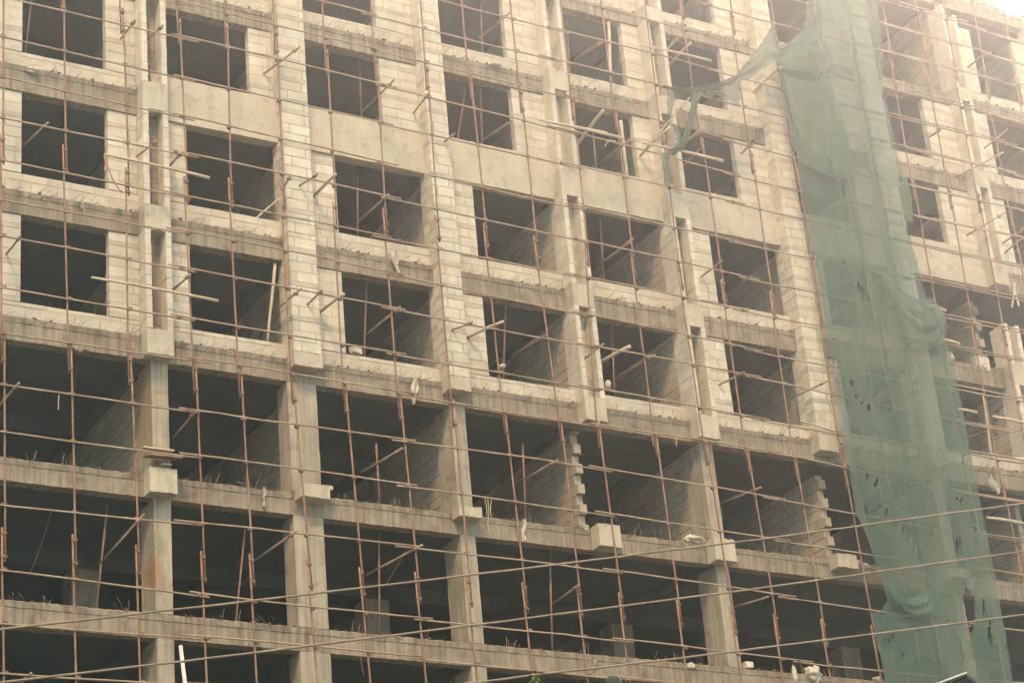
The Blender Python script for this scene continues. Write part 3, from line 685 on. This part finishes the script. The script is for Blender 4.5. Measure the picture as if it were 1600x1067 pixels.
# ------------------------------------------------------------------ scraps, sacks and boards lying or hanging on the floors
def crumple(px, py, y, w, h, label, name='cloth_scrap', m='cloth', d=None, seed=1.0, flat=.0, cat='rag', tall=1.0):
    """a crumpled sack: w x h metres, standing with its base at the pixel's point"""
    p = at(px, py, y); d = d or w*.7; mb = MB(); mb.smooth = True; nu, nv = 28, 16
    for j in range(nv+1):
        t = math.pi*j/nv
        for i in range(nu):
            a = 2*math.pi*i/nu; v = Vector((math.sin(t)*math.cos(a), math.sin(t)*math.sin(a), math.cos(t)))
            r = 1+.48*noise.noise(v*1.7+Vector((seed*5, 0, 0)))+.24*noise.noise(v*4+Vector((seed, 3, 0)))-.30*abs(noise.noise(v*7+Vector((0, seed, 0))))
            mb.v.append((p.x+v.x*r*w/2, p.y+v.y*r*d/2, p.z+h*.46+v.z*r*h/2*tall))
    for j in range(nv):
        for i in range(nu):
            i2 = (i+1) % nu; mb.f.append((j*nu+i, (j+1)*nu+i, (j+1)*nu+i2, j*nu+i2)); mb.t.append(.5)
    return tag(mb.build(name, M[m]), label, cat)
def hanging(px0, py0, px1, py1, w, y, label, name='hanging_rag', m='cloth', seed=0.0, cat='rag', tatter=.5):
    a, b = at(px0, py0, y), at(px1, py1, y); mb = MB(); mb.smooth = True; nu, nv = 8, 26
    for j in range(nv+1):
        t = j/nv; c = a.lerp(b, t); ww = w*(.55+.6*noise.noise((t*4, seed, 1))+.5*math.sin(math.pi*t))*(1-tatter*t)
        for i in range(nu+1):
            s = i/nu-.5
            mb.v.append((c.x+s*ww+.04*noise.noise((t*3, seed, 5)), c.y-.03-.045*math.sin(s*9+seed+t*5)-.03*noise.noise((t*5, s*4, seed)), c.z+.05*noise.noise((s*7, seed, 8))*(t > .7)))
    for j in range(nv):
        for i in range(nu):
            q = j*(nu+1)+i; mb.f.append((q, q+1, q+nu+2, q+nu+1)); mb.t.append(.5)
    return tag(mb.build(name, M[m]), label, cat)
crumple(1080, 1047, .02, .24, .22, 'small crumpled white bag on the lowest slab left of the tallest front column', seed=2)
crumple(1243, 1063, -.0, .15, .42, 'narrow upright white scrap on the lowest slab left of a white sack', seed=3, tall=1.1)
crumple(1273, 1064, .0, .46, .42, 'broad white sack standing on the lowest slab left of the net foot', seed=4, name='sack', cat='sack')
crumple(1372, 1068, .05, .28, .22, 'greyish crumpled scrap on the lowest slab at the foot of the net', seed=5)
crumple(1083, 850, .1, .62, .22, 'pale lumpy sack lying on the slab beside a big ledge box', seed=6, name='sack', cat='sack')
crumple(51, 116, -.02, .36, .18, 'crumpled pale scrap on the slab edge under the upper left window', seed=7)
crumple(774, 107, .0, .44, .10, 'flat pale scrap on the slab edge above the fourth upper window', seed=8)
crumple(951, 607, -.02, .17, .26, 'small grey rag on the sill beside the thick log at the fifth lowest window', seed=9)
crumple(785, 575, -.86, .17, .12, 'small grey rag tied round an upright at the fourth lowest window', seed=10)
crumple(1352, 889, -.2, .30, .16, 'crumpled scrap at the end of the ledge plate beside the net', seed=11)
crumple(1487, 566, .1, .26, .34, 'broken pale block chunk on the slab hard against the right edge of the net', name='block_chunk', m='box', seed=12, cat='block')
hanging(648, 590, 645, 632, .2, -.05, 'tattered white rag hanging below the slab edge left of the second ledge plate', seed=1)
hanging(614, 391, 621, 432, .2, -.05, 'tattered pale rag hanging on the slab edge over the third lowest window', seed=2)
hanging(128, 318, 130, 334, .14, -.05, 'small pale rag hanging on the slab edge under the left middle window', seed=3)
hanging(411, 762, 412, 792, .12, -.05, 'narrow pale rag hanging on the lower slab edge left of the second column', seed=4)
hanging(818, 812, 817, 846, .2, -.06, 'pale rag draped over the slab edge right of the dangling strings', seed=5)
hanging(1545, 742, 1559, 772, .34, -.06, 'pale tattered rag hanging on the slab edge right of the net', seed=6)
hanging(1507, 904, 1515, 921, .2, -.06, 'small pale rag at the net edge on the low slab at right', seed=7, tatter=-.4)
hanging(128, 542, 120, 548, .4, -.03, 'ragged pale scrap under the slab edge at far left', seed=8)
hanging(930, 1030, 926, 1042, .1, -.05, 'small pale scrap stuck to the face of the lowest slab', seed=9)
def strings(lst, r, label, m='timber', y=-.12, name='dangling_string', cat='string'):
    mb = MB()
    for poly in lst: mb.tube([at(a, b, y) for a, b in poly], r, 5)
    return tag(mb.build(name, M[m]), label, cat)
strings([[(757, 776), (760, 790), (761, 806)], [(762, 778), (764, 800), (762, 818), (765, 834)], [(768, 778), (766, 795), (768, 812)]], .010, 'pale dangling strings tied to a rail above the open floor')
strings([[(163, 243), (165, 258), (163, 266)], [(164, 243), (169, 262), (176, 280), (184, 294), (192, 301)]], .016, 'faded red cord hanging from the end of a level timber pole', 'redcord', -1.04, 'red_cord', 'cord')
strings([[(92, 617), (91, 640)]], .012, 'short pale strip hanging in the dark opening at far left', y=.3)
strings([[(1019, 680), (1021, 696)], [(1056, 683), (1057, 698)]], .010, 'two short pale strips hanging under the slab edge at the middle', y=-.03)
strings([[(563, 1025), (566, 1042), (569, 1056)]], .008, 'thin bent wire hanging under the lowest slab edge', 'wire', y=-.03)
strings([[(1583, 442), (1587, 460), (1592, 478)], [(1586, 442), (1584, 462), (1581, 480)]], .03, 'pale twisted rag strips in the opening at the right border', 'cloth', y=-.2, cat='rag')
strings([[(945, 229), (949, 222), (956, 220), (962, 221)]], .016, 'curled pale strap end hanging from the timber bundle', y=-1.05, name='strap_end', cat='strap')
strings([[(123, 556), (118, 590), (112, 640)]], .004, 'thin slack line hanging in the dark opening at far left', 'wire', y=.5)
strings([[(92, 758), (80, 800), (65, 850), (45, 900)]], .005, 'thin slack line slanting through the lower left opening', 'wire', y=.8)
strings([[(632, 862), (620, 885), (603, 912)]], .006, 'thin wire slanting down behind the scaffold at the low middle opening', 'wire', y=.2)
def board(p0, p1, y, dep, th, label, m, name='board', dz=.0, cat='board'):
    a, b = at(*p0, y), at(*p1, y); mb = MB()
    mb.quadbox([(a.x, y-dep/2, a.z), (b.x, y-dep/2, b.z), (b.x, y+dep/2, b.z+dz), (a.x, y+dep/2, a.z+dz), (a.x, y-dep/2, a.z+th), (b.x, y-dep/2, b.z+th), (b.x, y+dep/2, b.z+th+dz), (a.x, y+dep/2, a.z+th+dz)], .6)
    return tag(mb.build(name, M[m]), label, cat)
board((229, 717), (279, 722), -.30, .55, .035, 'brown board lying on the big ledge box at the first column', 'plank', dz=.15)
board((222, 702), (269, 708), -.36, .26, .04, 'pale plank resting on top of the brown board at the first column', 'timber', dz=.05)
board((252, 728), (266, 729), -.34, .2, .035, 'short pale offcut under the brown board at the first column', 'timber')
board((470, 763), (517, 768), -.2, .25, .10, 'broken pale slab piece lying on the ledge plate at the second column', 'box')
def rough_block(px, py, y, w, d, h, label, rz=0.0, m='block', cat='block'):
    p = at(px, py, y); mb = MB(); mb.box(-w/2, w/2, -d/2, d/2, 0, h, .7, .018)
    c, s = math.cos(rz), math.sin(rz); mb.v = [(p.x+x*c-z_*0-yy*s, p.y+x*s+yy*c, p.z+z_) for x, yy, z_ in mb.v]
    return tag(mb.build('loose_block', M[m]), label, cat)
rough_block(1534, 580, .1, .5, .22, .42, 'large white loose block standing on the slab edge right of the net')
rough_block(556, 553, .12, .26, .2, .16, 'small pale chunk on the sill at the left of the third lowest window', .3)
rough_block(1169, 1044, .05, .22, .2, .17, 'small grey loose block on the lowest slab right of the tallest front column')
rough_block(1335, 880, -.2, .3, .2, .07, 'flat broken block piece on the ledge plate beside the net', .2)
p = at(857, 495, 2.2); mb = MB(); mb.smooth = True
for j in range(9):
    for i in range(9): mb.v.append((p.x+(i-4)*.07+.02*noise.noise((i, j, 1)), p.y+.05*math.sin(i*1.3+j*.4), p.z+(4-j)*.06+.02*noise.noise((i, j, 5))))
for j in range(8):
    for i in range(8): q = j*9+i; mb.f.append((q, q+1, q+10, q+9)); mb.t.append(.5)
tag(mb.build('plastic_sheet', M['teal']), 'small teal plastic sheet hung inside the fourth lowest window', 'sheet')

# ------------------------------------------------------------------ things nearer to the camera
CY_ = -26.0
for poly, lab in (([(-300, 1018), (0, 983), (400, 937.5), (800, 890), (1200, 840.5), (1600, 786), (1900, 744)], 'uppermost of the three tan cables strung across in front of the scaffold'),
                  ([(-300, 1101), (0, 1066), (400, 1019), (800, 968.5), (1200, 917), (1600, 861), (1900, 818)], 'middle one of the three tan cables strung across in front of the scaffold'),
                  ([(-300, 1187), (0, 1152), (400, 1107), (800, 1058.5), (1200, 1011), (1600, 960), (1900, 920)], 'lowest of the three tan cables strung across in front of the scaffold')):
    pts = [at(a, b, CY_) for a, b in poly]; s = [q.x for q in pts]
    xs = np.linspace(s[0], s[-1], 90)
    mb = MB(); mb.smooth = True
    mb.tube([(x, CY_, float(np.interp(x, s, [q.z for q in pts]))+.006*noise.noise((x*1.7, pts[0].z, 0))) for x in xs], .0115, 8)
    tag(mb.build('overhead_cable', M['cable']), lab, 'cable', 'tan cables in front of the scaffold')
a, b = at(282, 1008, -20), at(289.5, 1070, -20); d = (b-a)/(b.z-a.z)
mb = MB(); mb.smooth = True; mb.tube([a, a+d*(-2.0), Vector((a.x+.45, a.y, GROUND))], .024, 12)
tag(mb.build('white_pole', M['white']), 'plain white pole standing in front of the lowest slab near the first column', 'pole')
p = at(957, 1052, -28); mb = MB(); mb.smooth = True
pr = [(0, .08), (.045, .075), (.07, .05), (.08, .0), (.08, -.25), (.068, -.3), (.068, -(p.z-GROUND))]
for r, z in pr:
    for i in range(20): mb.v.append((p.x+r*math.cos(i*math.pi/10), p.y+r*math.sin(i*math.pi/10), p.z-.1+z))
for j in range(len(pr)-1):
    for i in range(20): mb.f.append((j*20+i, (j+1)*20+i, (j+1)*20+(i+1) % 20, j*20+(i+1) % 20)); mb.t.append(.5)
M['post'] = mat('dark_green_paint', rusty((0.02, 0.028, 0.02), (0.035, 0.045, 0.035), (0.07, 0.085, 0.065)), 0.6)
tag(mb.build('rounded_post', M['post']), 'dark green post with a rounded top at the bottom edge of the view', 'post')
# a young tree whose topmost leaves reach into the view
p = at(838, 1060, -27); T = empty('young_tree', (p.x, p.y, GROUND)); tag(T, 'leafy green top of a young tree at the bottom edge of the view', 'tree')
mb = MB(); mb.smooth = True; mb.tube([(p.x+.15, p.y, GROUND), (p.x+.05, p.y+.05, 3), (p.x, p.y, p.z)], .05, 8, .008); mb.build('trunk', M['plank'], T)
mb = MB()
for q in range(240):
    h = min(0.02, -abs(random.gauss(0, .55))) if q > 26 else random.uniform(-.12, .06)
    r0 = .015+.16*min(1.2, max(0, -h)); a = random.uniform(0, 6.283)
    o = Vector((p.x+math.cos(a)*r0*random.random(), p.y+math.sin(a)*r0*random.random(), p.z+h))
    L = random.uniform(.07, .14); d = Vector((math.cos(a), math.sin(a), random.uniform(-.9, .5))).normalized(); s = d.cross(Vector((0, 0, 1))).normalized()*L*.14
    e = o+d*L+Vector((0, 0, -.03)); m_ = o.lerp(e, .45)+Vector((0, 0, .02)); k = len(mb.v)
    mb.v += [tuple(o), tuple(m_+s), tuple(e), tuple(m_-s)]; mb.f.append((k, k+1, k+2, k+3)); mb.t.append(.5)
mb.build('crown', M['leaf'], T)
# the ridge of a shed roof in front of the net's foot
Y0 = -24.0; a, b, c_ = at(1450, 1073, Y0), at(1509, 1051, Y0), at(1524, 1062, Y0); D_ = empty('shed', (b.x, Y0, GROUND))
tag(D_, 'dark shed roof corner with a pale sheet edge poking up before the net foot', 'shed')
sl = Vector((a.x-b.x, 0, a.z-b.z)); lo = b+sl*5; hi = b; rr = Vector((c_.x-b.x, 0, c_.z-b.z))
def slab_between(u, v, dep, th):
    m_ = MB(); m_.quadbox([(u.x, Y0, u.z-th), (v.x, Y0, v.z-th), (v.x, Y0+dep, v.z-th), (u.x, Y0+dep, u.z-th), (u.x, Y0, u.z), (v.x, Y0, v.z), (v.x, Y0+dep, v.z), (u.x, Y0+dep, u.z)]); return m_
slab_between(lo, hi, 2.5, .035).build('roof_sheet', M['dark'], D_)
m_ = MB(); m_.tube([lo+Vector((0, -.015, 0)), hi+Vector((0, -.015, 0))], .014, 6); m_.build('pale_edge_strip', M['white'], D_)
e = b+rr*1.0; f_ = e+Vector((rr.x*3, 0, rr.z*5))
m_ = slab_between(b+Vector((.003, 0, -.004)), e, 2.4, .05); m_.build('ridge_cap', M['dark'], D_)
m_ = MB(); m_.box(lo.x+.1, b.x+.02, Y0+.25, Y0+2.3, GROUND, b.z-.2); m_.v = [(x, y, z if z < 0 else min(z, lo.z-.02+(x-lo.x)*(hi.z-lo.z)/(hi.x-lo.x)-.05)) for x, y, z in m_.v]; m_.build('wall', M['dark'], D_)

# ------------------------------------------------------------------ the misty air between the camera and the block
hm = bpy.data.materials.new('mist'); hm.use_nodes = True; hn = hm.node_tree; hn.nodes.clear()
ho = hn.nodes.new('ShaderNodeOutputMaterial'); hv = hn.nodes.new('ShaderNodeVolumePrincipled')
hv.inputs['Color'].default_value = (0.62, 0.93, 0.91, 1); hv.inputs['Density'].default_value = HAZE_DENSITY; hv.inputs['Anisotropy'].default_value = HAZE_G
hn.links.new(hv.outputs['Volume'], ho.inputs['Volume'])
mb = MB(); mb.box(-140, 160, -130, 140, GROUND-1, 46); kind(mb.build('haze', hm), 'stuff')
